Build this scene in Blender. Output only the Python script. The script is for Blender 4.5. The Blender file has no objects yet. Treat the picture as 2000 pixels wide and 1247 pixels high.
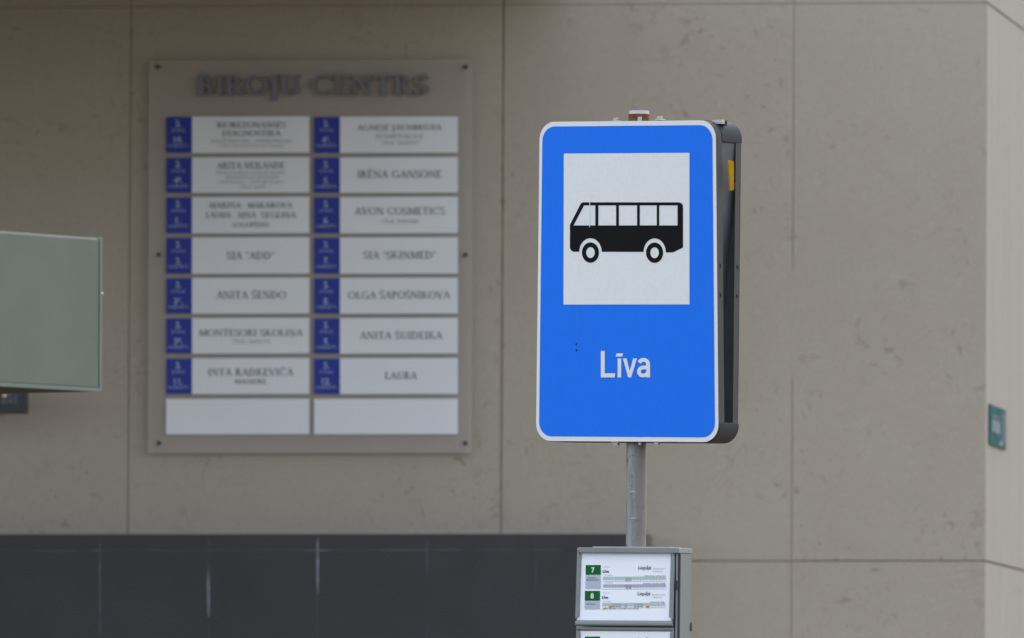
import bpy, bmesh, math, random
from mathutils import Vector, Matrix
from mathutils.geometry import tessellate_polygon
R = math.radians
random.seed(7)
SC = bpy.context.scene
COL = SC.collection

# ------------------------------------------------------------------ camera
FPX = 25500.0                       # focal length in pixels of the 2000 px wide photograph
PITCH = math.atan(1017 / FPX)
ROLL = R(0.1)
CAM = Vector((0, 0, 1.2))
cam_d = bpy.data.cameras.new('camera')
cam_o = bpy.data.objects.new('camera', cam_d)
COL.objects.link(cam_o)
ROT = Matrix.Rotation(math.pi / 2 + PITCH, 3, 'X') @ Matrix.Rotation(ROLL, 3, 'Z')
cam_o.location = CAM
cam_o.rotation_euler = ROT.to_euler()
cam_d.sensor_fit = 'HORIZONTAL'
cam_d.sensor_width = 36.0
cam_d.lens = FPX / 2000 * 36.0
cam_d.clip_start = 0.5
cam_d.clip_end = 3000
cam_d.dof.use_dof = True
cam_d.dof.focus_distance = 36.75
cam_d.dof.aperture_fstop = 8.0
SC.camera = cam_o

# ------------------------------------------------------------------ light
SUN_AZ, SUN_EL = R(2), R(45)       # azimuth from +Y towards +X
w = bpy.data.worlds.new('World')
SC.world = w
w.use_nodes = True
nt = w.node_tree
bg = nt.nodes['Background']
sky = nt.nodes.new('ShaderNodeTexSky')
sky.sky_type = 'NISHITA'
sky.sun_disc = False
sky.sun_elevation = SUN_EL
sky.sun_rotation = SUN_AZ
sky.air_density = 1.0
sky.dust_density = 4.0
sky.ozone_density = 1.0
# broken cloud over the blue
tc = nt.nodes.new('ShaderNodeTexCoord')
cl = nt.nodes.new('ShaderNodeTexNoise')
cl.inputs['Scale'].default_value = 2.2; cl.inputs['Detail'].default_value = 6
cm = nt.nodes.new('ShaderNodeMapRange')
cm.inputs[1].default_value = 0.36; cm.inputs[2].default_value = 0.62; cm.inputs[3].default_value = 0.15; cm.inputs[4].default_value = 0.75
mx = nt.nodes.new('ShaderNodeMix'); mx.data_type = 'RGBA'
mx.inputs[7].default_value = (6.3, 6.4, 6.6, 1)
nt.links.new(tc.outputs['Generated'], cl.inputs['Vector'])
nt.links.new(cl.outputs['Fac'], cm.inputs[0])
nt.links.new(cm.outputs[0], mx.inputs[0])
nt.links.new(sky.outputs[0], mx.inputs[6])
nt.links.new(mx.outputs[2], bg.inputs[0])
bg.inputs[1].default_value = 0.12
sd = bpy.data.lights.new('sun', 'SUN')
sd.energy = 0.7
sd.angle = R(25)
sd.color = (1.0, 0.95, 0.88)
so = bpy.data.objects.new('sun', sd)
COL.objects.link(so)
sdir = Vector((math.sin(SUN_AZ) * math.cos(SUN_EL), math.cos(SUN_AZ) * math.cos(SUN_EL), math.sin(SUN_EL)))
so.rotation_euler = (-sdir).to_track_quat('-Z', 'Y').to_euler()
so.location = (20, 10, 30)
SC.view_settings.view_transform = 'Standard'
SC.view_settings.look = 'None'
SC.view_settings.exposure = 1.42
SC.view_settings.gamma = 1.0

# ------------------------------------------------------------------ helpers
def ray(px, py):
    return (ROT @ Vector(((px - 1000) / FPX, -(py - 623.5) / FPX, -1.0))).normalized()

def hit(px, py, P, n):
    d = ray(px, py)
    return CAM + d * ((P - CAM).dot(n) / d.dot(n))

def at(px, py, Y):
    return hit(px, py, Vector((0, Y, 0)), Vector((0, -1, 0)))

class Frame:
    """local axes: u to the right, v up, d out of the face"""
    def __init__(s, O, ex, ez, n):
        s.O, s.ex, s.ez, s.n = Vector(O), Vector(ex), Vector(ez), Vector(n)
    def __call__(s, u, v, d=0.0):
        return s.O + s.ex * u + s.ez * v + s.n * d

def yaw_frame(O, a):
    """right side nearer the camera by angle a, facing left"""
    return Frame(O, (math.cos(a), -math.sin(a), 0), (0, 0, 1), (-math.sin(a), -math.cos(a), 0))

class MB:
    def __init__(s):
        s.v, s.f, s.m = [], [], []
    def poly(s, pts, m=0):
        b = len(s.v)
        s.v += [Vector(p) for p in pts]
        s.f.append(tuple(range(b, b + len(pts)))); s.m.append(m)
    def mesh(s, vs, fs, m=0):
        b = len(s.v)
        s.v += [Vector(p) for p in vs]
        for f in fs:
            s.f.append(tuple(b + i for i in f)); s.m.append(m)
    def box(s, F, u0, u1, v0, v1, d0, d1, m=0):
        c = [F(u, v, d) for d in (d0, d1) for v in (v0, v1) for u in (u0, u1)]
        s.mesh(c, [(4, 5, 7, 6), (1, 0, 2, 3), (0, 1, 5, 4), (2, 6, 7, 3), (0, 4, 6, 2), (1, 3, 7, 5)], m)
    def rect(s, F, u0, u1, v0, v1, d, m=0):
        s.poly([F(u0, v0, d), F(u1, v0, d), F(u1, v1, d), F(u0, v1, d)], m)
    def prism(s, F, loops, d0, d1, m=0, ms=None, cap_back=True):
        """polygon with holes (first loop the outer) extruded from d0 (back) to d1 (front)"""
        flat = [p for l in loops for p in l]
        tris = tessellate_polygon([[Vector((x, y, 0)) for x, y in l] for l in loops])
        def up(t):
            a, b, c = (flat[i] for i in t)
            return t if (b[0]-a[0])*(c[1]-a[1]) - (b[1]-a[1])*(c[0]-a[0]) > 0 else t[::-1]
        tris = [up(tuple(t)) for t in tris]
        s.mesh([F(x, y, d1) for x, y in flat], tris, m)
        if d0 is not None:
            if cap_back:
                s.mesh([F(x, y, d0) for x, y in flat], [t[::-1] for t in tris], m if ms is None else ms)
            for l in loops:
                n = len(l)
                for i in range(n):
                    (x0, y0), (x1, y1) = l[i], l[(i + 1) % n]
                    s.poly([F(x0, y0, d0), F(x1, y1, d0), F(x1, y1, d1), F(x0, y0, d1)], m if ms is None else ms)
    def tube(s, a, b, r0, r1=None, n=20, m=0, caps=True):
        r1 = r0 if r1 is None else r1
        a, b = Vector(a), Vector(b)
        ax = (b - a).normalized()
        x = ax.orthogonal().normalized(); y = ax.cross(x)
        vs = [p + (x * math.cos(t) + y * math.sin(t)) * r for p, r in ((a, r0), (b, r1))
              for t in [2 * math.pi * i / n for i in range(n)]]
        fs = [(i, (i + 1) % n, n + (i + 1) % n, n + i) for i in range(n)]
        if caps:
            fs += [tuple(range(n))[::-1], tuple(range(n, 2 * n))]
        s.mesh(vs, fs, m)
    def build(s, name, mats, parent=None, origin=None, bevel=0.0, smooth=False, weld=True):
        """world-space vertices; origin = where the object's own origin stands"""
        root = parent
        while root is not None and root.parent is not None:
            root = root.parent
        o = Vector(root.location) if root is not None else (Vector(origin) if origin is not None else Vector((0, 0, 0)))
        me = bpy.data.meshes.new(name)
        me.from_pydata([tuple(p - o) for p in s.v], [], s.f)
        if not isinstance(mats, (list, tuple)):
            mats = [mats]
        for m in mats:
            me.materials.append(m)
        me.polygons.foreach_set('material_index', s.m)
        if weld:
            bm = bmesh.new(); bm.from_mesh(me)
            bmesh.ops.remove_doubles(bm, verts=bm.verts, dist=1e-5)
            bm.to_mesh(me); bm.free()
        if smooth:
            me.polygons.foreach_set('use_smooth', [True] * len(me.polygons))
        me.update()
        ob = bpy.data.objects.new(name, me)
        COL.objects.link(ob)
        if parent is not None:
            ob.parent = parent
        else:
            ob.location = o
        if bevel:
            b = ob.modifiers.new('bevel', 'BEVEL')
            b.width = bevel; b.segments = 2; b.limit_method = 'ANGLE'; b.angle_limit = R(40)
        if smooth:
            e = ob.modifiers.new('edge', 'EDGE_SPLIT'); e.split_angle = R(35)
        return ob

def thing(name, loc, label, cat, group=None):
    o = bpy.data.objects.new(name, None)
    COL.objects.link(o)
    o.location = loc
    o.empty_display_size = 0.1
    o['label'] = label; o['category'] = cat
    if group: o['group'] = group
    return o

def tag(o, label=None, cat=None, group=None, kind=None):
    for k, v in (('label', label), ('category', cat), ('group', group), ('kind', kind)):
        if v: o[k] = v
    return o

# ------------------------------------------------------------------ materials
def new_mat(name):
    m = bpy.data.materials.new(name); m.use_nodes = True
    return m, m.node_tree, m.node_tree.nodes['Principled BSDF']

def N(nt, typ, **kw):
    n = nt.nodes.new(typ)
    for k, v in kw.items():
        setattr(n, k, v)
    return n

def noise(nt, vec, scale, detail=3, rough=0.55, dist=0.0):
    n = N(nt, 'ShaderNodeTexNoise')
    n.inputs['Scale'].default_value = scale
    n.inputs['Detail'].default_value = detail
    n.inputs['Roughness'].default_value = rough
    n.inputs['Distortion'].default_value = dist
    nt.links.new(vec, n.inputs['Vector'])
    return n.outputs['Fac']

def ramp(nt, fac, a, b, lo=0.0, hi=1.0):
    n = N(nt, 'ShaderNodeMapRange')
    n.inputs[1].default_value = a; n.inputs[2].default_value = b
    n.inputs[3].default_value = lo; n.inputs[4].default_value = hi
    nt.links.new(fac, n.inputs[0])
    return n.outputs[0]

def mix(nt, fac, a, b, mode='MIX'):
    n = N(nt, 'ShaderNodeMix', data_type='RGBA', blend_type=mode)
    for sock, v in ((n.inputs[0], fac), (n.inputs[6], a), (n.inputs[7], b)):
        if isinstance(v, (int, float)):
            sock.default_value = v
        elif isinstance(v, (tuple, list)):
            sock.default_value = tuple(v) + (1.0,) * (4 - len(v))
        else:
            nt.links.new(v, sock)
    return n.outputs[2]

def mth(nt, op, a, b=0.0):
    n = N(nt, 'ShaderNodeMath', operation=op)
    for s_, v in ((n.inputs[0], a), (n.inputs[1], b)):
        if isinstance(v, (int, float)): s_.default_value = v
        else: nt.links.new(v, s_)
    return n.outputs[0]

def coords(nt, scale=(1, 1, 1)):
    t = N(nt, 'ShaderNodeTexCoord')
    mp = N(nt, 'ShaderNodeMapping')
    mp.inputs['Scale'].default_value = scale
    nt.links.new(t.outputs['Object'], mp.inputs['Vector'])
    return mp.outputs['Vector']

def bump(nt, bsdf, h, strength, dist=0.002):
    b = N(nt, 'ShaderNodeBump')
    b.inputs['Strength'].default_value = strength
    b.inputs['Distance'].default_value = dist
    nt.links.new(h, b.inputs['Height'])
    nt.links.new(b.outputs[0], bsdf.inputs['Normal'])

def simple(name, col, rough=0.5, metal=0.0, var=0.08, scale=14.0, stretch=(1, 1, 1), spec=0.5, bmp=0.0):
    m, nt, b = new_mat(name)
    v = coords(nt, stretch)
    f = noise(nt, v, scale, 4, 0.6)
    dark = tuple(c * (1 - var) for c in col); lite = tuple(min(1, c * (1 + var)) for c in col)
    nt.links.new(mix(nt, ramp(nt, f, 0.3, 0.7), dark, lite), b.inputs['Base Color'])
    b.inputs['Roughness'].default_value = rough
    b.inputs['Metallic'].default_value = metal
    b.inputs['Specular IOR Level'].default_value = spec
    if bmp:
        bump(nt, b, noise(nt, v, scale * 6, 3), bmp)
    return m

def stone_mat(name, base, streak=0.0):
    m, nt, b = new_mat(name)
    v = coords(nt)
    c = mix(nt, ramp(nt, noise(nt, v, 0.9, 3), 0.3, 0.7), tuple(x * 0.965 for x in base), tuple(x * 1.03 for x in base))
    c = mix(nt, ramp(nt, noise(nt, v, 4.5, 5, 0.65), 0.35, 0.75, 0, 0.28), c, (base[0] * 0.86, base[1] * 0.84, base[2] * 0.8))
    # grain
    g = noise(nt, v, 130, 2, 0.7)
    c = mix(nt, 0.5, c, ramp(nt, g, 0.3, 0.7, 0.4, 0.6), 'SOFT_LIGHT')
    g2 = noise(nt, v, 48, 4, 0.75)
    c = mix(nt, 0.5, c, ramp(nt, g2, 0.3, 0.7, 0.445, 0.555), 'SOFT_LIGHT')
    # pits: sparse dark flecks, in clusters
    pit = ramp(nt, noise(nt, v, 19, 3, 0.55, 0.6), 0.635, 0.69)
    pit2 = ramp(nt, noise(nt, v, 44, 2, 0.5, 0.8), 0.66, 0.72)
    pit = mth(nt, 'MAXIMUM', pit, mth(nt, 'MULTIPLY', pit2, 0.8))
    clus = ramp(nt, noise(nt, v, 2.6, 2), 0.43, 0.63)
    pm = mth(nt, 'MULTIPLY', pit, clus)
    c = mix(nt, mth(nt, 'MULTIPLY', pm, 0.47), c, (base[0] * 0.42, base[1] * 0.38, base[2] * 0.33))
    # hairline veins
    vn = noise(nt, v, 3.1, 4, 0.6, 1.2)
    line = ramp(nt, mth(nt, 'ABSOLUTE', mth(nt, 'SUBTRACT', vn, 0.5)), 0.0, 0.009, 1.0, 0.0)
    msk = ramp(nt, noise(nt, v, 1.7, 2, 0.5, 0.5), 0.55, 0.66)
    vm = mth(nt, 'MULTIPLY', line, msk)
    c = mix(nt, mth(nt, 'MULTIPLY', vm, 0.34), c, (base[0] * 0.5, base[1] * 0.42, base[2] * 0.33))
    if streak:
        sv = coords(nt, (1, 1, 0.06))
        c = mix(nt, ramp(nt, noise(nt, sv, 9, 4, 0.6), 0.42, 0.72, 0, streak), c, (base[0] * 0.66, base[1] * 0.62, base[2] * 0.56))
    nt.links.new(c, b.inputs['Base Color'])
    b.inputs['Roughness'].default_value = 0.85
    b.inputs['Specular IOR Level'].default_value = 0.25
    h = mth(nt, 'SUBTRACT', mth(nt, 'MULTIPLY', noise(nt, v, 60, 3), 0.4), mth(nt, 'ADD', pm, vm))
    bump(nt, b, h, 0.35, 0.003)
    return m

M = {}
M['stone'] = stone_mat('limestone_cladding', (0.402, 0.366, 0.312))
M['stone_side'] = stone_mat('limestone_side', (0.372, 0.350, 0.317), 0.3)
M['mortar'] = simple('joint_mortar', (0.235, 0.185, 0.125), 0.9, var=0.3, scale=9)
M['chip'] = simple('stone_chip', (0.215, 0.19, 0.155), 0.95, var=0.25, scale=60)
M['filler'] = simple('joint_filler', (0.385, 0.345, 0.29), 0.9, var=0.1, scale=20)
M['tile'] = simple('dark_tile', (0.038, 0.038, 0.044), 0.7, var=0.1, scale=5, bmp=0.05)
M['grout'] = simple('dark_grout', (0.05, 0.05, 0.056), 0.9, var=0.3, scale=12)
M['lime_mid'] = simple('thin_lime_bloom', (0.15, 0.17, 0.205), 0.9, var=0.4, scale=20)
M['lime'] = simple('lime_bloom', (0.25, 0.285, 0.34), 0.9, var=0.4, scale=25)
M['lime_faint'] = simple('faint_lime', (0.08, 0.089, 0.107), 0.9, var=0.5, scale=8)
M['blue'] = simple('blue_reflective_film', (0.008, 0.172, 0.85), 0.45, var=0.035, scale=120, spec=0.15, stretch=(1, 1, 0.4))
M['white'] = simple('white_reflective_film', (0.74, 0.765, 0.765), 0.45, var=0.03, scale=90, spec=0.3)
M['black'] = simple('black_film', (0.007, 0.007, 0.009), 0.5, var=0.1, spec=0.08)
M['alu'] = simple('aluminium_rim', (0.10, 0.095, 0.09), 0.7, 0.0, spec=0.1, var=0.08, scale=8, stretch=(1, 1, 0.2))
M['dark_steel'] = simple('dark_inner_steel', (0.10, 0.105, 0.115), 0.6, 0.2, var=0.15)
M['slate'] = simple('slate_edge_trim', (0.055, 0.06, 0.066), 0.65, 0.0, spec=0.12, var=0.12, scale=6)
M['yellow'] = simple('yellow_sticker', (0.42, 0.24, 0.002), 0.6, spec=0.1, var=0.12, scale=30)
M['orange'] = simple('orange_wear', (0.42, 0.13, 0.01), 0.6, var=0.2, scale=30)
M['bolt'] = simple('zinc_bolt', (0.45, 0.45, 0.44), 0.45, 0.6, var=0.1)
M['rust'] = simple('rust', (0.16, 0.06, 0.025), 0.85, var=0.45, scale=70)
M['case'] = simple('zinc_case', (0.175, 0.20, 0.198), 0.5, 0.15, var=0.1, scale=5, stretch=(1, 1, 0.3))
M['case_trim'] = simple('zinc_trim', (0.21, 0.235, 0.24), 0.42, 0.3, var=0.1, scale=8, stretch=(0.3, 1, 1))
M['dark_gap'] = simple('dark_gap', (0.03, 0.032, 0.035), 0.8)
M['paper'] = simple('white_paper', (0.86, 0.92, 1.0), 0.45, var=0.012, scale=20)
M['ink'] = simple('dark_ink', (0.03, 0.02, 0.045), 0.6, spec=0.1)
M['ink_soft'] = simple('grey_ink', (0.20, 0.20, 0.23), 0.6)
M['p_green'] = simple('printed_green', (0.006, 0.125, 0.028), 0.6, var=0.03, spec=0.12)
M['p_grey'] = simple('printed_grey_blue', (0.43, 0.48, 0.58), 0.5, var=0.02)
M['p_mint'] = simple('printed_mint', (0.47, 0.58, 0.58), 0.5, var=0.03)
M['p_lilac'] = simple('printed_lilac', (0.40, 0.42, 0.52), 0.5, var=0.03)
M['p_line'] = simple('printed_line', (0.42, 0.44, 0.50), 0.5)
M['p_yellow'] = simple('printed_yellow', (0.68, 0.49, 0.02), 0.6)
M['green_box'] = simple('pale_green_paint', (0.142, 0.166, 0.125), 0.6, var=0.07, scale=4, bmp=0.06)
M['green_trim'] = simple('pale_green_trim', (0.17, 0.20, 0.165), 0.5, var=0.05)
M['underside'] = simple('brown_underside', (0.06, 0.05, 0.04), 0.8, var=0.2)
M['board_white'] = simple('white_plate', (0.70, 0.74, 0.79), 0.4, var=0.02, scale=3)
M['board_blue'] = simple('navy_plate', (0.026, 0.046, 0.31), 0.5, var=0.04, scale=8, spec=0.2)
M['board_ink'] = simple('grey_lettering', (0.15, 0.14, 0.135), 0.6)
M['board_ink_faint'] = simple('faint_lettering', (0.31, 0.305, 0.31), 0.6)
M['board_num'] = simple('pale_blue_lettering', (0.33, 0.39, 0.56), 0.5)
M['letter'] = simple('steel_letter', (0.17, 0.185, 0.225), 0.5, 0.1, var=0.05)
M['letter_shade'] = simple('letter_shade_backing', (0.07, 0.07, 0.08), 0.6, 0.1)
M['screw'] = simple('dark_screw', (0.035, 0.035, 0.035), 0.4, 0.5)
M['plaque'] = simple('dark_plaque', (0.014, 0.016, 0.024), 0.35, var=0.1)
M['plaque_text'] = simple('grey_plaque_text', (0.16, 0.17, 0.21), 0.6)
M['plaque_lamp'] = simple('cream_plaque_mark', (0.75, 0.62, 0.38), 0.5)
M['teal'] = simple('teal_enamel', (0.03, 0.115, 0.12), 0.8, spec=0.05, var=0.2, scale=12)
M['teal_pale'] = simple('pale_teal_print', (0.24, 0.31, 0.34), 0.8, spec=0.05, var=0.1)
M['teal_mid'] = simple('mid_teal_print', (0.11, 0.17, 0.185), 0.8, spec=0.05, var=0.1)
M['slab_brown'] = simple('shade_slab_brown', (0.26, 0.195, 0.115), 0.8, var=0.1)
M['asphalt'] = simple('asphalt', (0.05, 0.05, 0.052), 0.9, var=0.25, scale=6, bmp=0.3)
M['paving'] = simple('pavement_slabs', (0.25, 0.20, 0.125), 0.9, var=0.12, scale=2, bmp=0.2)
M['kerb'] = simple('kerb_stone', (0.30, 0.29, 0.28), 0.9, var=0.1)

# galvanised pole: vertical streaks, brownish weathering, a warm reflection painted on the right
def pole_mat():
    m, nt, b = new_mat('galvanised_pole')
    v = coords(nt, (1, 1, 0.12))
    v2 = coords(nt)
    c = mix(nt, ramp(nt, noise(nt, v, 60, 4, 0.65), 0.3, 0.7), (0.21, 0.235, 0.25), (0.30, 0.32, 0.325))
    c = mix(nt, ramp(nt, noise(nt, v, 38, 3, 0.6, 0.4), 0.46, 0.6, 0, 0.85), c, (0.20, 0.18, 0.155))
    c = mix(nt, ramp(nt, noise(nt, v2, 50, 3, 0.6), 0.58, 0.68, 0, 0.75), c, (0.09, 0.092, 0.095))
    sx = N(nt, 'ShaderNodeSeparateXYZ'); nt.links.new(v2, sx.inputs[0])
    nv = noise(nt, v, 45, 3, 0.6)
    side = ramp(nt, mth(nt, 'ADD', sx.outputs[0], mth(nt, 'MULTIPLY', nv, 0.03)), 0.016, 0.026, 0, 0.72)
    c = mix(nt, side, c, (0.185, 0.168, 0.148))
    nt.links.new(c, b.inputs['Base Color'])
    b.inputs['Metallic'].default_value = 0.15
    b.inputs['Roughness'].default_value = 0.5
    bump(nt, b, noise(nt, v, 90, 3), 0.2, 0.001)
    return m
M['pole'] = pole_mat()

def acrylic():
    m, nt, b = new_mat('frosted_acrylic')
    v = coords(nt)
    c = mix(nt, ramp(nt, noise(nt, v, 3, 2), 0.3, 0.7), (0.47, 0.43, 0.38), (0.49, 0.45, 0.40))
    nt.links.new(c, b.inputs['Base Color'])
    b.inputs['Roughness'].default_value = 0.35
    b.inputs['Alpha'].default_value = 0.46
    return m
M['acrylic'] = acrylic()

# ------------------------------------------------------------------ lettering
_cache = {}
def sans(txt, bold=0.0, shear=0.0):
    key = (txt, bold, shear)
    if key in _cache: return _cache[key]
    cu = bpy.data.curves.new('text_source', 'FONT')
    cu.body = txt; cu.size = 1.0; cu.offset = bold; cu.shear = shear
    cu.resolution_u = 3
    ob = bpy.data.objects.new('text_source', cu)
    COL.objects.link(ob)
    dg = bpy.context.evaluated_depsgraph_get()
    me = bpy.data.meshes.new_from_object(ob.evaluated_get(dg))
    vs = [(p.co.x, p.co.y) for p in me.vertices]
    fs = []
    for p in me.polygons:
        ids = tuple(p.vertices)
        a = 0
        for i in range(len(ids)):
            x0, y0 = vs[ids[i]]; x1, y1 = vs[ids[(i + 1) % len(ids)]]
            a += x0 * y1 - x1 * y0
        fs.append(ids if a > 0 else ids[::-1])
    bpy.data.objects.remove(ob); bpy.data.curves.remove(cu); bpy.data.meshes.remove(me)
    xs = [x for x, _ in vs] or [0]
    _cache[key] = (vs, fs, min(xs), max(xs))
    return _cache[key]

def put_sans(mb, F, txt, u0, u1, vbase, cap, d, m=0, bold=0.0, shear=0.0):
    """text stretched to run from u0 to u1, capitals cap tall, standing on vbase"""
    vs, fs, a, b = sans(txt, bold, shear)
    if not vs: return
    sx = (u1 - u0) / (b - a); sy = cap / 0.729
    mb.mesh([F(u0 + (x - a) * sx, vbase + y * sy, d) for x, y in vs], fs, m)

T_, t_ = 0.165, 0.075
def L_(x0, y0, x1, y1, w): return ('l', x0, y0, x1, y1, w)
def A_(cx, cy, rx, ry, a0, a1): return ('a', cx, cy, rx, ry, a0, a1)
def S_(x, y, l=0.30): return ('l', x - l / 2, y, x + l / 2, y, 0.06)
def stem(x): return [L_(x, 0, x, 1, T_), S_(x, 0.03), S_(x, 0.97)]
GL = {
 'A': (.80, [L_(.08, 0, .40, 1, t_), L_(.38, 1, .72, 0, T_), L_(.18, .34, .6, .34, t_), S_(.08, .03, .24), S_(.72, .03, .28)]),
 'B': (.66, stem(.16) + [A_(.16, .76, .30, .22, -90, 90), A_(.16, .28, .38, .25, -90, 90)]),
 'C': (.86, [A_(.47, .5, .38, .46, 42, 318), L_(.77, .98, .77, .72, t_)]),
 'D': (.88, stem(.16) + [A_(.16, .5, .60, .46, -90, 90)]),
 'E': (.64, stem(.16) + [L_(.16, .96, .58, .96, t_), L_(.16, .52, .48, .52, t_), L_(.16, .04, .60, .04, t_), L_(.57, 1, .57, .8, t_), L_(.6, 0, .6, .22, t_)]),
 'G': (.90, [A_(.47, .5, .38, .46, 42, 318), L_(.77, .02, .77, .42, T_), S_(.77, .43)]),
 'I': (.36, stem(.18)),
 'J': (.38, [L_(.2, -.05, .2, 1, T_), S_(.2, .97), A_(.02, -.06, .19, .2, -75, 0)]),
 'K': (.80, stem(.16) + [L_(.2, .46, .60, .97, t_), L_(.30, .6, .72, .02, T_), S_(.6, .97, .24), S_(.72, .03, .24)]),
 'L': (.62, stem(.16) + [L_(.16, .04, .58, .04, t_), L_(.58, 0, .58, .24, t_)]),
 'M': (1.0, [L_(.12, 0, .16, 1, t_), L_(.18, 1, .50, .05, T_), L_(.50, .05, .82, 1, t_), L_(.84, 1, .88, 0, T_), S_(.12, .03, .24), S_(.88, .03, .3)]),
 'N': (.86, [L_(.14, 0, .14, 1, t_), L_(.14, 1, .72, .02, T_), L_(.72, 0, .72, 1, t_), S_(.14, .03, .24), S_(.72, .97, .24)]),
 'O': (.92, [A_(.46, .5, .39, .46, 0, 360)]),
 'P': (.64, stem(.16) + [A_(.16, .73, .36, .25, -90, 90)]),
 'R': (.74, stem(.16) + [A_(.16, .74, .32, .24, -90, 90), L_(.34, .5, .66, .02, T_), S_(.67, .03, .2)]),
 'S': (.58, [A_(.29, .73, .20, .23, 40, 262), A_(.29, .26, .22, .23, 82, -140), L_(.48, .98, .48, .76, t_), L_(.08, .02, .08, .25, t_)]),
 'T': (.74, [L_(.37, 0, .37, 1, T_), S_(.37, .03), L_(.05, .96, .69, .96, t_), L_(.06, 1, .06, .78, t_), L_(.68, 1, .68, .78, t_)]),
 'U': (.84, [L_(.16, .3, .16, 1, T_), L_(.68, .3, .68, 1, t_), A_(.42, .3, .26, .26, 180, 360), S_(.16, .97), S_(.68, .97, .24)]),
 'V': (.78, [L_(.08, 1, .40, .0, T_), L_(.40, .0, .70, 1, t_), S_(.1, .97), S_(.7, .97, .24)]),
 'Z': (.70, [L_(.08, .96, .62, .96, t_), L_(.60, .95, .10, .05, T_), L_(.08, .04, .64, .04, t_), L_(.09, 1, .09, .78, t_), L_(.63, 0, .63, .22, t_)]),
 '"': (.34, [L_(.1, .98, .1, .72, .09), L_(.24, .98, .24, .72, .09)]),
 ' ': (.34, []),
}
DIA = {'Ā': 'A-', 'Ē': 'E-', 'Ū': 'U-', 'Ī': 'I-', 'Š': 'Sv', 'Č': 'Cv', 'Ņ': 'N,', 'Ģ': 'G,'}
def glyph(ch):
    if ch in DIA:
        b, k = DIA[ch]
        wd, st = GL[b]
        c = wd / 2
        ex = {'-': [L_(c - .2, 1.17, c + .2, 1.17, .08)],
              'v': [L_(c - .16, 1.28, c, 1.10, .08), L_(c, 1.10, c + .16, 1.28, .08)],
              ',': [L_(c + .03, -.12, c - .05, -.30, .10)]}[k]
        return wd, st + ex
    return GL[ch]

def stroke_pieces(txt, track=0.06):
    """list of quads (2-D) for a serif line, and its width"""
    x, out = 0.0, []
    for ch in txt:
        wd, st = glyph(ch)
        k = 0
        for q in st:
            if q[0] == 'l':
                _, x0, y0, x1, y1, wdt = q
                dx, dy = x1 - x0, y1 - y0
                l = math.hypot(dx, dy)
                # slanted strokes keep their horizontal thickness
                if abs(dy) > 0.4 * l:
                    nx, ny = wdt / 2, 0
                else:
                    nx, ny = -dy / l * wdt / 2, dx / l * wdt / 2
                out.append((k, [(x + x0 + nx, y0 + ny), (x + x0 - nx, y0 - ny), (x + x1 - nx, y1 - ny), (x + x1 + nx, y1 + ny)]))
                k += 1
            else:
                _, cx, cy, rx, ry, a0, a1 = q
                n = max(6, int(abs(a1 - a0) / 18))
                prev = None
                for i in range(n + 1):
                    a = R(a0 + (a1 - a0) * i / n)
                    ca, sa = math.cos(a), math.sin(a)
                    wdt = t_ + (T_ - t_) * ca * ca
                    p = ((x + cx + (rx + wdt / 2) * ca, cy + (ry + wdt / 2) * sa), (x + cx + (rx - wdt / 2) * ca, cy + (ry - wdt / 2) * sa))
                    if prev: out.append((k, [prev[0], prev[1], p[1], p[0]]))
                    prev = p
                k += 1
        x += wd + track
    return out, x - track

def ccw(q):
    a = sum(q[i][0] * q[(i + 1) % len(q)][1] - q[(i + 1) % len(q)][0] * q[i][1] for i in range(len(q)))
    return q if a > 0 else q[::-1]

def put_serif(mb, F, txt, u0, u1, vbase, cap, d, m=0, step=0.00018, grow=0.0, thick=None, ms=None):
    pcs, wd = stroke_pieces(txt)
    sx = (u1 - u0) / wd
    for k, q in pcs:
        q = ccw(q)
        if grow:
            cx = sum(p[0] for p in q) / 4; cy = sum(p[1] for p in q) / 4
            q = [(p[0] + math.copysign(grow, p[0] - cx), p[1] + math.copysign(grow, p[1] - cy)) for p in q]
        q = [(u0 + p[0] * sx, vbase + p[1] * cap) for p in q]
        dd = d + k * step
        mb.poly([F(a, b, dd) for a, b in q], m)
        if thick:
            n = len(q)
            for i in range(n):
                a, b = q[i], q[(i + 1) % n]
                mb.poly([F(a[0], a[1], dd - thick), F(b[0], b[1], dd - thick), F(b[0], b[1], dd), F(a[0], a[1], dd)], m if ms is None else ms)

def rrect(x0, x1, y0, y1, r, n=8):
    out = []
    for cx, cy, a in ((x1 - r, y1 - r, 0), (x0 + r, y1 - r, 90), (x0 + r, y0 + r, 180), (x1 - r, y0 + r, 270)):
        for i in range(n + 1):
            t = R(a + 90 * i / n)
            out.append((cx + r * math.cos(t), cy + r * math.sin(t)))
    return out

def ellipse(cx, cy, rx, ry, n=40, a0=0, a1=360, closed=True):
    k = n if closed else n + 1
    return [(cx + rx * math.cos(R(a0 + (a1 - a0) * i / n)), cy + ry * math.sin(R(a0 + (a1 - a0) * i / n))) for i in range(k)]

# ------------------------------------------------------------------ ground
g = MB(); g.poly([(-400, -100, 0), (400, -100, 0), (400, 600, 0), (-400, 600, 0)])
tag(g.build('road', M['asphalt']), kind='structure')
g = MB(); GF = Frame((0, 0, 0), (1, 0, 0), (0, 1, 0), (0, 0, 1))
g.box(GF, -60, 60, 35.4, 75, 0.004, 0.13)
tag(g.build('pavement', M['paving']), kind='structure')
g = MB(); g.box(GF, -60, 60, 35.2, 35.397, 0.004, 0.135)
tag(g.build('kerb', M['kerb'], bevel=0.01), kind='structure')
PAVE = 0.13

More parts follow.
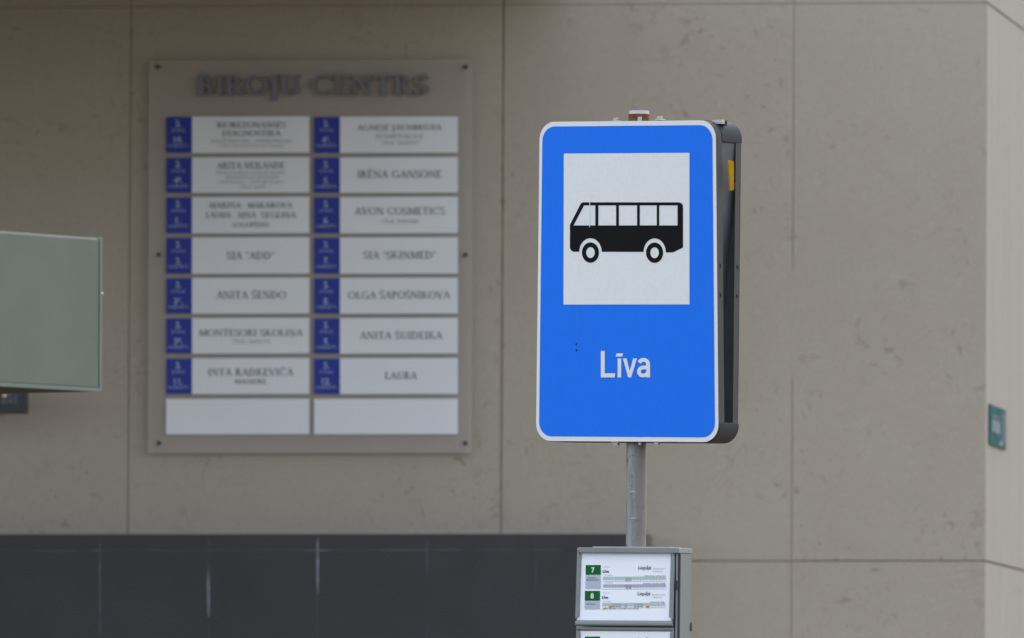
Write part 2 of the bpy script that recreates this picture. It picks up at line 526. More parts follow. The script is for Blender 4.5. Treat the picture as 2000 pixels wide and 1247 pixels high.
# ------------------------------------------------------------------ building
TH = R(5.8)
WF = yaw_frame((0, 46.0, 0), TH)
def wuv(px, py, d=0.0):
    X = hit(px, py, WF(0, 0, d), WF.n)
    return (X - WF.O).dot(WF.ex), X.z
def wrect(x0, x1, y0, y1, d=0.0):
    cy = (y0 + y1) / 2; cx = (x0 + x1) / 2
    return wuv(x0, cy, d)[0], wuv(x1, cy, d)[0], wuv(cx, y1, d)[1], wuv(cx, y0, d)[1]

uc = wuv(1925.5, 623)[0]                     # the corner
B = thing('office_building', WF(uc, PAVE), 'tan limestone clad office building filling the background with its lit corner on the right', 'building')
TOPZ = 17.0
zj1 = wuv(1000, 10)[1]                       # upper joint
zj2 = wuv(1600, 1096)[1]                     # lower joint
HJ = zj1 - zj2
us = [wuv(252, 520)[0], wuv(980, 520)[0], wuv(1547.5, 620)[0]]
uL = [us[0] - (us[1] - us[0]) * k for k in range(9, 0, -1)] + us + [uc]
zs = [PAVE + 0.01, zj2] + [zj1 + HJ * k for k in range(7)]
# core behind the cladding (shows in the joints)
side_dir = Vector((1, 8.2, 0)).normalized()   # return face runs away from the corner
mb = MB()
cA, cB = WF(uL[0] - 1, 0, -0.0025), WF(uc - 0.013, 0, -0.0025)
cC = cB + side_dir * 12; cD = cA + Vector((0, 12, 0))
ring = [cA, cB, cC, cD]
for i in range(4):
    a, b = ring[i], ring[(i + 1) % 4]
    mb.poly([a + Vector((0, 0, PAVE)), b + Vector((0, 0, PAVE)), b + Vector((0, 0, TOPZ)), a + Vector((0, 0, TOPZ))])
mb.poly([p + Vector((0, 0, TOPZ)) for p in ring])
mb.build('wall_core', M['mortar'], B)
# front cladding slabs
mb = MB()
gp = 0.0032
for i in range(len(uL) - 1):
    for j in range(len(zs) - 1):
        a, b = uL[i], uL[i + 1]
        ge = 0.0 if b == uc else gp
        lean = 0.0035
        z0, z1 = zs[j] + (gp if j == 1 else 0.0015), zs[j + 1] - (gp if j == 0 else 0.0015)
        ga, gb = (0.0036 if k_ == us[1] else 0.0022 if k_ == us[0] else 0.0014 if k_ == us[2] else gp for k_ in (a, b))
        # joints lean slightly, as laid
        c = []
        for d in (-0.0022, 0.0):
            for z in (z0, z1):
                s_ = lean * (z - 2.7)
                c += [WF(a + ga + s_, z, d), WF(b - (0.0 if b == uc else gb) + s_, z, d)]
        mb.mesh(c, [(4, 5, 7, 6), (0, 1, 5, 4), (2, 6, 7, 3), (0, 4, 6, 2), (1, 3, 7, 5)])
front = mb.build('front_wall', M['stone'], B)
# return face slabs
SF = Frame(WF(uc, 0, 0.0), side_dir, (0, 0, 1), Vector((side_dir.y, -side_dir.x, 0)))
mb = MB()
for k in range(8):
    a = 0.0 if k == 0 else 1.5 * k + 0.0; b = 1.5 * (k + 1)
    for j in range(len(zs) - 1):
        z0, z1 = zs[j] + gp * 1.0, zs[j + 1] - gp * 1.0
        c = []
        for d in (-0.0022, 0.0):
            for z in (z0, z1):
                s_ = 0.0035 * (z - 2.7)
                c += [SF(a + (0 if k == 0 else gp), z, d) + WF.ex * s_, SF(b - gp, z, d) + WF.ex * s_]
        mb.mesh(c, [(4, 5, 7, 6), (0, 1, 5, 4), (2, 6, 7, 3), (0, 4, 6, 2), (1, 3, 7, 5)])
tag(mb.build('side_wall', M['stone_side'], B), label='paler streaked side face past the corner')
# smeared filler over part of one joint
mb = MB()
u0, z0 = wuv(1547, 738); u1, z1 = wuv(1547, 530)
mb.box(WF, u0 - 0.005, u0 + 0.005, z0, z1, -0.0024, -0.0002)
mb.build('joint_filler', M['filler'], B)
# chipped edges along the lower joint
for px, py, wd, ht in ((1632, 1092.5, 16, 3.2), (1655, 1094, 9, 2), (1838, 1090.5, 9, 5), (1886, 1087, 3.5, 3), (1366, 1094, 6, 2.2), (1572, 1089, 5, 3),
                       (1657, 1072, 5, 3), (1709, 1113, 24, 5.5), (1565, 1027, 7, 4), (1601, 1062, 6, 3), (1616, 1142, 4, 2.6), (980, 330, 3, 14), (1548, 452, 2.6, 8)):
    u, z = wuv(px, py)
    k = [(u + wd / 1108 * math.cos(R(a)) * random.uniform(.6, 1.1), z + ht / 1108 * math.sin(R(a)) * random.uniform(.6, 1.1)) for a in range(0, 360, 40)]
    mb = MB()
    mb.prism(WF, [k], None, 0.0007)
    mb.build('stone_chip', M['chip'], B)
# unseen slab added overhead to shade the left of the wall
mb = MB()
uo = wuv(1120, 0)[0]
zc = wuv(1000, 0)[1] + 0.10
mb.box(WF, uL[0] - 1, uo, zc, zc + 0.45, 0.012, 4.4)
mb.build('shade_slab', M['slab_brown'], B, bevel=0.01)

# ------------------------------------------------------------------ low tiled wall
LD = 0.22
LF = WF
def luv(px, py): return wuv(px, py, LD)
ur = luv(1262, 1060)[0]
zt = luv(700, 1043.5)[1]
LW = thing('tiled_low_wall', WF(ur, PAVE, LD / 2), 'low dark slate tiled wall with white lime streaks along the foot of the building', 'low wall')
mb = MB()
mb.box(WF, uL[0], ur - 0.004, PAVE, zt - 0.004, 0.002, LD - 0.0009)
mb.build('wall_core', M['grout'], LW)
us_t = [luv(x, 1150)[0] for x in (195, 407.5, 620, 833.5, 1047)]
ut = us_t[1] - us_t[0]
us_t = [us_t[0] - ut * k for k in range(14, 0, -1)] + us_t + [ur]
zr = luv(700, 1075)[1]
zrows = [zt, zr] + [zr - 0.6 * k for k in (1, 2, 3)]
zrows = [z for z in zrows if z > PAVE + 0.05] + [PAVE + 0.005]
mb = MB(); gt = 0.0016
for i in range(len(us_t) - 1):
    a, b = us_t[i] + gt, us_t[i + 1] - (gt if i < len(us_t) - 2 else 0)
    for j in range(len(zrows) - 1):
        z1, z0 = zrows[j] - (gt if j else 0), zrows[j + 1] + gt
        mb.box(WF, a, b, z0, z1, LD - 0.0008, LD)
mb.build('front_tiles', M['tile'], LW)
mb = MB(); mb.box(WF, us_t[0], ur - 0.004, zt - 0.0038, zt - 0.0002, 0.003, LD - 0.001)
mb.build('top_tiles', M['tile'], LW)
mb = MB(); mb.box(WF, ur - 0.0038, ur, PAVE + 0.005, zt - 0.001, 0.004, LD - 0.0038)
mb.build('end_tiles', simple('end_tile_grey', (0.16, 0.15, 0.135), 0.7), LW)
# lime bloom along the joints
mb = MB()
def streak(x0, y0, x1, y1, wpx, k=7):
    """tapered bloom along a joint, ends fading to points"""
    (a0, b0), (a1, b1) = luv(x0, y0), luv(x1, y1)
    L = math.hypot(a1 - a0, b1 - b0); dx, dz = (a1 - a0) / L, (b1 - b0) / L
    pts = []
    for s_ in (1, -1):
        rng = range(k + 1) if s_ == 1 else range(k, -1, -1)
        for i in rng:
            t = i / k
            wd = wpx / 554 / 2 * (math.sin(math.pi * min(1, max(0, t)) ) ** 0.6) * random.uniform(0.55, 1.0)
            if i in (0, k): wd = 0.0002
            pts.append((a0 + (a1 - a0) * t - dz * wd * s_, b0 + (b1 - b0) * t + dx * wd * s_))
    pts = ccw(pts)
    mb.prism(WF, [pts], None, LD + 0.0006, m=0 if wpx > 4 else 1)
streak(620.5, 1047, 620.5, 1165, 4.8, 12)
streak(590, 1075, 652, 1075.3, 2.8)
streak(520, 1075, 600, 1075, 1.2)
streak(407, 1106, 407.5, 1208, 4.4, 10)
streak(408, 1050, 408, 1068, 1.6)
streak(390, 1075.5, 440, 1075.3, 1.0)
streak(195, 1050, 195, 1250, 2.8, 16)
streak(176, 1076, 196, 1075.8, 2.2)
streak(60, 1076, 150, 1076, 1.5, 10)
streak(834, 1055, 834, 1118, 2.2, 8)
streak(852, 1074.3, 905, 1074.2, 1.6)
streak(720, 1075, 850, 1074.5, 1.5, 12)
streak(945, 1074.2, 1005, 1074.2, 1.1)
streak(1052, 1074, 1095, 1074, 1.3)
streak(1047, 1090, 1047, 1150, 1.2)
streak(300, 1076, 350, 1076, 1.0)
mb.build('lime_streaks', [M['lime'], M['lime_mid']], LW)
mb = MB()
mb.rect(WF, us_t[0], ur - 0.01, zr - 0.0011, zr + 0.0011, LD + 0.0003)
for x in us_t[1:-1]:
    mb.rect(WF, x - 0.0007, x + 0.0007, zrows[2] + 0.01, zr - 0.0012, LD + 0.0003)
    mb.rect(WF, x - 0.0006, x + 0.0006, zr + 0.0012, zt - 0.002, LD + 0.0003)
mb.build('pale_joints', M['lime_faint'], LW)

# ------------------------------------------------------------------ directory board
PD0, PD1 = 0.028, 0.036
x0, x1, z0, z1 = wrect(290, 922, 118, 885, PD1)
BD = thing('directory_board', WF((x0 + x1) / 2, z0, PD1), 'large frosted office directory board with two columns of white plates screwed to the tan wall', 'directory board')
mb = MB(); mb.box(WF, x0, x1, z0, z1, PD0, PD1)
mb.build('panel', M['acrylic'], BD)
for px, py in ((308, 131), (909, 131), (310, 498), (909, 498), (310, 866), (909, 866)):
    u, z = wuv(px, py, PD1)
    mb = MB()
    mb.tube(WF(u, z, 0.0), WF(u, z, PD1 + 0.006), 0.006, n=14)
    mb.tube(WF(u, z, PD1 + 0.001), WF(u, z, PD1 + 0.009), 0.008, 0.006, n=14)
    mb.build('screw', M['screw'], BD)
# heading: raised steel letters
mb = MB()
hd = PD1 + 0.016
def wl(px, py, d): return wuv(px, py, d)
ua, zb = wl(386, 187, hd); ub, zt_ = wl(836, 147, hd)
sp = wl(604, 187, hd)[0]; sp0 = wl(588, 187, hd)[0]
F_ = lambda u, v, d: WF(u, v, d)
for txt, a, b in (('BIROJU', ua, sp0), ('CENTRS', wl(608, 187, hd)[0], ub)):
    put_serif(mb, F_, txt, a, b, zb, zt_ - zb, hd - 0.002, m=1, grow=0.012, thick=0.011, ms=1)  # bolder dark copy behind: shadow halo painted round the letters
    put_serif(mb, F_, txt, a, b, zb, zt_ - zb, hd, m=0, grow=-0.008)
mb.build('heading_letters', [M['letter'], M['letter_shade']], BD, weld=False)

rowsY = [(228, 299), (307.5, 377), (385, 456), (464, 535), (543, 613), (621.5, 691), (700, 770), (779.5, 848.5)]
CL = ((324.5, 375, 604), (613.5, 664, 894))
D1 = PD1 + 0.006
# (text, x0, x1, baseline, cap height, serif, faint)
TX = {
 (0, 0): [('BIOREZONANSES', 424, 558, 250, 11.5, 1, 0), ('DIAGNOSTIKA', 434, 548, 266, 11, 1, 0), ('(AKUPUNKTURA - HOMEOPATIJA)', 411, 570, 279, 6.5, 0, 1), ('TĀLR. DIAGNOSTIKA UN TERAPIJA', 428, 556, 287.5, 5, 0, 1)],
 (0, 1): [('ARITA NEILANDE', 424, 556, 330, 13, 1, 0), ('PSIHOLOGISKAS KONSULTACIJAS', 423, 557, 341, 6.5, 0, 1), ('BĒRNIEM UN VECĀKIEM', 440, 544, 350, 6, 0, 1), ('PIRMDIEN - CETURTDIEN', 428, 553, 359, 6, 0, 1), ('TĀLR. 26590', 468, 518, 368, 6, 0, 1)],
 (0, 2): [('MARINA', 409, 471, 407, 11.5, 1, 0), ('MAKAROVA', 484, 571, 407, 11.5, 1, 0), ('LĀSMA', 402, 451, 426, 11.5, 1, 0), ('AINA', 463, 500, 426, 11.5, 1, 0), ('SEGLIŅA', 511, 578, 426, 11.5, 1, 0), ('LOGOPĒDES', 455, 526, 444, 9.5, 1, 0)],
 (0, 3): [('SIA "ADD"', 443, 536, 507, 15, 1, 0)],
 (0, 4): [('ANITA ŠENDO', 423, 559, 584, 15, 1, 0)],
 (0, 5): [('MONTESORI SKOLIŅA', 389, 591, 657, 13.5, 1, 0), ('TĀLR. 26595174', 454, 527, 671, 7.5, 0, 0.5)],
 (0, 6): [('INTA RADKEVIČA', 406, 573, 734.5, 14.5, 1, 0), ('MASIERE', 458, 521, 750, 9, 1, 0)],
 (1, 0): [('AGNESE JAUNBRŪNA', 698, 862, 255, 11.5, 1, 0), ('KOSMETOLOGE', 735, 827, 271, 9, 1, 0.5), ('TĀLR. 26405787', 744, 818, 283, 7.5, 0, 0.5)],
 (1, 1): [('IRĒNA GANSONE', 698, 863, 348, 15, 1, 0)],
 (1, 2): [('AVON COSMETICS', 693, 869, 420, 15, 1, 0), ('TĀLR. 29696085', 744, 818, 436.5, 8, 0, 0.5)],
 (1, 3): [('SIA "SKINMED"', 710, 852, 506, 15, 1, 0)],
 (1, 4): [('OLGA ŠAPOŠNIKOVA', 680, 879, 584, 15, 1, 0)],
 (1, 5): [('ANITA ŠUIDEIKA', 703, 864, 663, 15, 1, 0)],
 (1, 6): [('LAURA', 752, 814, 741, 14.5, 1, 0)],
}
NUM = {(0, 0): '10', (0, 1): '4²', (0, 2): '1', (0, 3): '2', (0, 4): '3¹', (0, 5): '3²', (0, 6): '11',
       (1, 0): '4¹', (1, 1): '5', (1, 2): '6', (1, 3): '7', (1, 4): '8', (1, 5): '9', (1, 6): '12'}
for c, (xa, xm, xb) in enumerate(CL):
    for r, (ya, yb) in enumerate(rowsY):
        blank = r == 7
        u0, u1, z0, z1 = wrect(xa if blank else xm, xb, ya, yb, D1)
        mb = MB(); mb.box(WF, u0, u1, z0, z1, PD1 + 0.001, D1)
        pl = mb.build('name_plate', M['board_white'], BD)
        if blank:
            pl['label'] = 'blank white plate without a number field'
            continue
        v0 = wuv(xa, (ya + yb) / 2, D1)[0]
        mb = MB(); mb.box(WF, v0, u0 - 0.0005, z0 + 0.001, z1 - 0.001, PD1 + 0.001, D1 - 0.0006)
        mb.build('number_field', M['board_blue'], pl)
        mb = MB()
        for txt, ta, tb, base, cap, serif, faint in TX[(c, r)]:
            a, zb_ = wuv(ta, base, D1); b, zt2 = wuv(tb, base - cap, D1)
            (put_serif if serif else put_sans)(mb, WF, txt, a, b, zb_, zt2 - zb_, D1 + 0.0012, m=1 if faint else 0)
        mb.build('name_lettering', [M['board_ink'], M['board_ink_faint']], pl, weld=False)
        mb = MB()
        cx = (xa + xm) / 2 - 1.5
        for txt, half, base, cap, bold in (('2.', 5.2, ya + 19, 12, .03), ('STĀVS', 13, ya + 30, 6.5, .0), (NUM[(c, r)] + '.', 5 if len(NUM[(c, r)]) == 1 else 8.5, ya + 51, 12, .03), ('KABINETS', 19, ya + 60, 6.5, .0)):
            a, zb_ = wuv(cx - half, base, D1); b, zt2 = wuv(cx + half, base - cap, D1)
            put_sans(mb, WF, txt, a, b, zb_, zt2 - zb_, D1 + 0.0012, bold=bold)
        mb.build('number_lettering', M['board_num'], pl, weld=False)

# ------------------------------------------------------------------ dark plaque on the wall, far left
pdp = 0.30
u0, u1, z0, z1 = wrect(-75, 52, 766, 808, pdp)
PQ = thing('wall_plaque', WF((u0 + u1) / 2, z0, 0.0), 'small dark plaque with grey lettering below the pale green box', 'plaque')
mb = MB(); mb.box(WF, u0, u1, z0 - 0.0, z1 + 0.05, pdp - 0.05, pdp)
mb.build('plate', M['plaque'], PQ, bevel=0.003)
mb = MB(); mb.box(WF, (u0 + u1) / 2 - 0.03, (u0 + u1) / 2 + 0.03, z0 + 0.02, z1, 0.0, pdp - 0.051)
mb.build('bracket', M['plaque'], PQ)
mb = MB()
for k, (xa, xb, ya, yb) in enumerate(((-30, -20, 768, 777), (-14, -4, 768, 777), (18, 25, 768, 775), (28, 36, 769, 776),
                                      (-30, -20, 779, 789), (-14, -4, 779, 789), (4, 14, 780, 789), (17, 25, 779, 787), (28, 35, 778, 787))):
    a, b, c, d = wrect(xa, xb, ya, yb, pdp)
    put_sans(mb, WF, 'EREAHEEBE'[k], a, b, c, d - c, pdp + 0.002, bold=0.02)
mb.build('lettering', M['plaque_text'], PQ, weld=False)
mb = MB(); a, b, c, d = wrect(4, 14, 768, 777, pdp)
mb.prism(WF, [ellipse((a + b) / 2, (c + d) / 2, (b - a) / 2, (d - c) / 2, 16)], None, pdp + 0.002)
mb.build('round_mark', M['plaque_lamp'], PQ)

# ------------------------------------------------------------------ teal plaque on the return face
def suv(px, py, d=0.0):
    X = hit(px, py, SF(0, 0, d), SF.n)
    return (X - SF.O).dot(SF.ex), X.z
tu0 = suv(1933.5, 835, 0.0065)[0]; tu1 = suv(1965, 835, 0.0065)[0]
um = (tu0 + tu1) / 2
tz1 = suv(1949, 795, 0.0065)[1]; tz0 = suv(1949, 874, 0.0065)[1]
TS = thing('teal_sign', SF(um, tz0, 0.0), 'small teal sign on the pale side wall past the building corner', 'wall sign')
mb = MB(); mb.box(SF, tu0, tu1, tz0, tz1, 0.001, 0.0065)
mb.build('plate', M['teal'], TS, bevel=0.002)
mb = MB(); L_s = tu1 - tu0; H_s = tz1 - tz0
mb.rect(SF, tu0 + L_s * .12, tu0 + L_s * .30, tz0 + H_s * .34, tz0 + H_s * .64, 0.0085, 0)
mb.rect(SF, tu0 + L_s * .34, tu0 + L_s * .58, tz0 + H_s * .33, tz0 + H_s * .64, 0.0085, 0)
mb.rect(SF, tu0 + L_s * .12, tu0 + L_s * .58, tz0 + H_s * .67, tz0 + H_s * .78, 0.008, 1)
mb.rect(SF, tu0 + L_s * .70, tu0 + L_s * .93, tz0 + H_s * .12, tz0 + H_s * .9, 0.008, 1)
mb.rect(SF, tu0 + L_s * .56, tu0 + L_s * .74, tz0 + H_s * .05, tz0 + H_s * .17, 0.0087, 0)
mb.build('pale_print', [M['teal_pale'], M['teal_mid']], TS)

# ------------------------------------------------------------------ bus stop post and sign
YS = 36.7
PT, PB = at(1247.5, 219.5, YS), at(1242.0, 1064, YS)
slope = (PT - PB) / (PT.z - PB.z)
def pole_at(z): return PB + slope * (z - PB.z)
BS = thing('bus_stop_sign', pole_at(PAVE), 'blue and white bus stop sign with a black bus, box shaped, on a galvanised pole', 'bus stop sign')
mb = MB()
mb.tube(pole_at(PAVE), PT - Vector((0, 0, 0.0)), 0.0283, n=40)
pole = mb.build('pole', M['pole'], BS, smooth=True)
mb = MB()
mb.tube(pole_at(PT.z - 0.03), pole_at(PT.z - 0.006), 0.0291, 0.0295, n=40, m=1)
mb.tube(pole_at(PT.z - 0.0058), pole_at(PT.z + 0.004), 0.0298, 0.028, n=40, m=0)
mb.build('pole_cap', [M['bolt'], M['rust']], pole, smooth=True)
for py, dx in ((962, -.011), (1013, -.006)):
    mb = MB()
    p = pole_at(at(1240, py, YS).z) + Vector((dx, -0.0262, 0))
    mb.tube(p + Vector((-.008, 0, -.002)), p + Vector((.009, 0, .002)), 0.0022, n=8)
    mb.build('weld_mark', M['bolt'], pole)

SA = R(33.4)
zs0 = at(1225, 863.8, YS).z
SH, SWH = 0.9015, 0.3
Pm = pole_at(zs0 + 0.45)
SN = Vector((-math.sin(SA), -math.cos(SA), 0))
S0 = yaw_frame(Vector((Pm.x, Pm.y, zs0)) + SN * 0.0545, SA)
S0.ex = S0.ex + Vector((0, 0, -0.021))      # hangs a little low on its right
def tap(v): return 1.0 + 0.0185 * (1 - 2 * v / SH)     # plates a little wider at the foot
def SFm(u, v, d=0.0):                                   # front plate
    return S0(u * tap(v), v, d) + slope * 0
WB = lambda v: -(0.100 + 0.034 * v / SH)                # the back plate leans away towards the top
def SBk(u, v, d=0.0):
    return S0(u * tap(v), v, WB(v) + d)
outer = rrect(-SWH, SWH, 0, SH, 0.05)
inner = rrect(-SWH + 0.0102, SWH - 0.0112, 0.0132, SH - 0.0135, 0.041)
mb = MB()
mb.prism(SFm, [outer], -0.0308, 0.0, m=0, ms=1, cap_back=False)
fp = mb.build('front_plate', [M['white'], M['alu']], BS)
mb = MB(); mb.prism(SFm, [inner], None, 0.0008)
mb.build('blue_field', M['blue'], fp)
mb = MB()
def suvp(px, py):
    X = hit(px, py, S0.O, S0.n) - S0.O
    u = X.x * math.cos(SA) - X.y * math.sin(SA)
    v = X.z + 0.021 * u
    return (u / tap(v), v)
panel = [suvp(1101.2, 595.3), suvp(1347.2, 595), suvp(1347.2, 299), suvp(1101.8, 300.5)]
mb.prism(SFm, [panel], None, 0.0016)
mb.build('white_panel', M['white'], fp)
# the bus pictogram (measured on the photograph)
def bz(x, y): return suvp(1090 + x / 7.337, 370 + y / 7.337)
def arc_top(cx, cy, rx, ry, a0, a1, n=22):
    return [bz(cx + rx * math.cos(R(a0 + (a1 - a0) * i / n)), cy - ry * math.sin(R(a0 + (a1 - a0) * i / n))) for i in range(n + 1)]
body = [bz(330, 208), bz(352, 192), bz(370, 188), bz(1740, 188), bz(1772, 200), bz(1790, 224), bz(1796, 252), bz(1796, 836), bz(1652, 905), bz(1550, 905)]
body += arc_top(1390, 905, 160, 200, 0, 180)[1:-1]
body += [bz(1230, 899), bz(632, 897)] + arc_top(470, 900, 162, 198, 2, 178)[1:-1] + [bz(308, 897), bz(222, 896), bz(196, 880), bz(180, 852), bz(176, 825), bz(176, 512)]
wins = [[(378, 232), (540, 232), (540, 519), (226, 519)]] + [[(a, 232), (b, 232), (b, 519), (a, 519)] for a, b in ((583, 838), (877, 1138), (1177, 1420), (1455, 1718))]
mb = MB()
mb.prism(SFm, [body] + [[bz(*p) for p in wn] for wn in wins], None, 0.0024)
for cx, cy in ((470, 908), (1389, 910)):
    o_ = [bz(*p) for p in ellipse(cx, cy, 122, 146, 44)]
    i_ = [bz(*p) for p in ellipse(cx, cy, 62, 78, 36)]
    mb.prism(SFm, [o_, i_], None, 0.0024)
mb.build('bus_pictogram', M['black'], fp)
mb = MB(); a = bz(458, 60); b = bz(465, 545); mb.rect(SFm, a[0], b[0], b[1], a[1], 0.003)
mb.build('scratch', M['white'], fp)
mb = MB(); a = suvp(1127.0, 600); b = suvp(1127.7, 668); mb.rect(SFm, a[0], b[0], b[1], a[1], 0.0017)
mb.build('scratch', simple('scuffed_blue', (0.02, 0.19, 0.80), 0.6), fp)
# the stop name
def lz(x, y): return suvp(1160 + x / 15.385, 670 + y / 15.385)
mb = MB()
def lpoly(pts, d): mb.prism(SFm, [[lz(*p) for p in pts]], None, d)
lpoly([(218, 245), (333, 245), (333, 918), (652, 918), (634, 1040), (218, 1040)], 0.0017)
lpoly([(722, 470), (830, 470), (830, 1040), (722, 1040)], 0.0017)
lpoly([(690, 318), (884, 318), (862, 413), (666, 413)], 0.0017)
lpoly([(880, 470), (992, 470), (1086, 850), (1192, 470), (1304, 470), (1132, 1040), (1040, 1040)], 0.0017)
def ribbon(path, wd, d):
    n = len(path)
    l, r = [], []
    for i, (x, y) in enumerate(path):
        x0, y0 = path[max(0, i - 1)]; x1, y1 = path[min(n - 1, i + 1)]
        t = math.hypot(x1 - x0, y1 - y0)
        nx, ny = -(y1 - y0) / t * wd / 2, (x1 - x0) / t * wd / 2
        l.append(lz(x + nx, y + ny)); r.append(lz(x - nx, y - ny))
    for i in range(n - 1):
        mb.poly([SFm(*p, d) for p in ccw([l[i], r[i], r[i + 1], l[i + 1]])])
hook = [(1365, 592)] + [(1500 + 138 * math.cos(R(a)), 640 - 128 * math.sin(R(a))) for a in range(140, -1, -14)] + [(1640, 800), (1640, 1040)]
ribbon(hook, 116, 0.0017)
bowl = [(1640, 742), (1560, 740), (1480, 745)] + [(1478 + 112 * math.cos(R(a)), 865 - 120 * math.sin(R(a))) for a in range(95, 271, 16)] + [(1530, 980), (1590, 945), (1645, 890)]
ribbon(bowl, 112, 0.0020)
mb.build('stop_name', M['white'], fp)
for x, y in ((1126.2, 672.5), (1126.4, 684.5)):
    mb = MB()
    u, v = suvp(x, y)
    mb.prism(SFm, [ellipse(u, v, 0.0024, 0.0026, 12)], None, 0.0018)
    mb.build('peeled_spot', M['black'], fp)
for v in (0.412, 0.494):
    mb = MB()
    p = SFm(SWH + 0.0012, v, -0.0155)
    mb.mesh([p + S0.n * a + Vector((0, 0, b)) + S0.ex * 0.0003 for a, b in ((-.0028, -.006), (.0028, -.0045), (.0028, .006), (-.0028, .0045))], [(0, 1, 2, 3)])
    mb.build('rivet_hole', M['black'], fp)
# back plate
mb = MB()
mb.prism(SBk, [outer], 0.0, 0.004, m=1, ms=1)
ring_o = outer; ring_i = rrect(-SWH + 0.002, SWH - 0.002, 0.002, SH - 0.002, 0.048)
mb.prism(SBk, [ring_o, ring_i], 0.0, 0.0265, m=0, ms=0, cap_back=False)
bp = mb.build('back_plate', [M['alu'], M['dark_steel']], BS)
for v in (0.412, 0.494):
    mb = MB()
    p = SBk(SWH + 0.0012, v, 0.014)
    mb.mesh([p + S0.n * a + Vector((0, 0, b)) + S0.ex * 0.0003 for a, b in ((-.0028, -.006), (.0028, -.0045), (.0028, .006), (-.0028, .0045))], [(0, 1, 2, 3)])
    mb.build('rivet_hole', M['black'], bp)
# inner frame closing the sides, and the trims that wrap the corners
mb = MB()
for s_ in (-1, 1):
    prof = ((0.01, 0.250), (0.35, 0.252), (0.52, 0.266), (0.64, 0.280), (0.76, 0.290), (0.85, 0.2965), (0.893, 0.262))
    for (v0_, a_), (v1_, b_) in zip(prof, prof[1:]):
        mb.poly([S0(s_ * a_ * tap(v0_), v0_, -0.004), S0(s_ * a_ * tap(v0_), v0_, WB(v0_) + 0.005), S0(s_ * b_ * tap(v1_), v1_, WB(v1_) + 0.005), S0(s_ * b_ * tap(v1_), v1_, -0.004)])
mb.build('inner_frame', M['dark_steel'], BS)
def trim(top):
    path = []
    r = 0.0505; n = 10; e = 0.0015
    if top:
        cy = SH - r + e
        path = [(SWH + e, cy - 0.008)] + [(SWH - r + e + r * math.cos(R(90 * i / n)), cy + r * math.sin(R(90 * i / n))) for i in range(n + 1)]
        path += [(-p[0], p[1]) for p in path[::-1]]
    else:
        cy = r - e
        path = [(SWH + e, cy + 0.004)] + [(SWH - r + e + r * math.cos(R(-90 * i / n)), cy + r * math.sin(R(-90 * i / n))) for i in range(n + 1)]
        path += [(-p[0], p[1]) for p in path[::-1]]
    mb = MB()
    f0 = -0.031 if top else -0.006
    th = 0.003
    for i in range(len(path) - 1):
        (a, b), (c, d) = path[i], path[i + 1]
        q = lambda x, y, back: S0(x * tap(y), y, (WB(y) - 0.002) if back else f0)
        ki = lambda x, y: (x * (1 - th / 0.3), y - th if top else y + th)
        mb.poly([q(a, b, 0), q(c, d, 0), q(c, d, 1), q(a, b, 1)])
        (a2, b2), (c2, d2) = ki(a, b), ki(c, d)
        mb.poly([q(a2, b2, 0), q(a2, b2, 1), q(c2, d2, 1), q(c2, d2, 0)])
        mb.poly([q(a, b, 0), q(a2, b2, 0), q(c2, d2, 0), q(c, d, 0)])
        mb.poly([q(a, b, 1), q(c, d, 1), q(c2, d2, 1), q(a2, b2, 1)])
        if i == 0 or i == len(path) - 2:
            x, y = path[0] if i == 0 else path[-1]
            x2, y2 = ki(x, y)
            mb.poly([q(x, y, 0), q(x, y, 1), q(x2, y2, 1), q(x2, y2, 0)])
    return mb.build('edge_trim', M['slate'], BS, smooth=True)
trim(True); trim(False)
mb = MB(); mb.box(S0, 0.262, 0.295, SH - 0.009, SH + 0.0025, -0.047, -0.0312)
mb.build('top_lip', M['bolt'], BS, bevel=0.001)
mb = MB(); mb.box(S0, 0.262, 0.2955, SH - 0.014, SH + 0.0015, -0.058, -0.0474)
mb.build('lip_gap', M['dark_gap'], BS)
# clamp bolts above and below, yellow tag in the gap
mb_specs = [(1204, 234.5, 1), (1289, 235, 1), (1204.5, 868.5, 0), (1283.5, 868.5, 0)]
for px, py, up in mb_specs:
    mb = MB()
    c = hit(px, py, S0(0, 0, -0.012), S0.n)
    zb = (zs0 + SH - 0.001) if up else zs0 + 0.001
    e = 1 if up else -1
    base = Vector((c.x, c.y, zb))
    BFm = Frame(base, S0.ex, (0, 0, 1), S0.n)
    lo, hi = sorted((0.0, e * 0.0035)); mb.box(BFm, -0.012, 0.012, lo, hi, -0.012, 0.010)
    lo, hi = sorted((e * 0.0036, e * 0.0115)); mb.box(BFm, -0.0065, 0.0065, lo, hi, -0.006, 0.006)
    mb.build('clamp_bolt', M['bolt'], BS, bevel=0.001)
mb = MB()
BFm = Frame(hit(1249.5, 234, S0(0, 0, -0.012), S0.n), S0.ex, (0, 0, 1), S0.n)
mb.box(BFm, -0.0055, 0.0055, -0.012, 0.0075, -0.003, 0.003)
mb.build('clamp_tab', M['bolt'], BS, bevel=0.001)
mb = MB()
BFm = Frame(hit(1250, 868, S0(0, 0, -0.012), S0.n), S0.ex, (0, 0, 1), S0.n)
mb.box(BFm, -0.004, 0.004, -0.003, 0.010, -0.003, 0.003)
mb.build('clamp_tab', M['bolt'], BS, bevel=0.001)
mb = MB()
gv = lambda py: (863.8 - py) / 694.8
def gp_(px, py):           # point on the plane just inside the back plate rim
    X = hit(px, py, S0(SWH, 0, 0), S0.ex)
    return X + S0.ex * 0.004
pts = [(1420.5, 317), (1423, 313.5), (1430.5, 315), (1431.3, 330), (1431, 355), (1429.8, 372), (1424, 373), (1422.3, 340)]
fr = [gp_(*p) for p in pts]; bk = [p - S0.ex * 0.004 for p in fr]
k = len(pts)
mb.poly(fr[::-1]); mb.poly(bk)
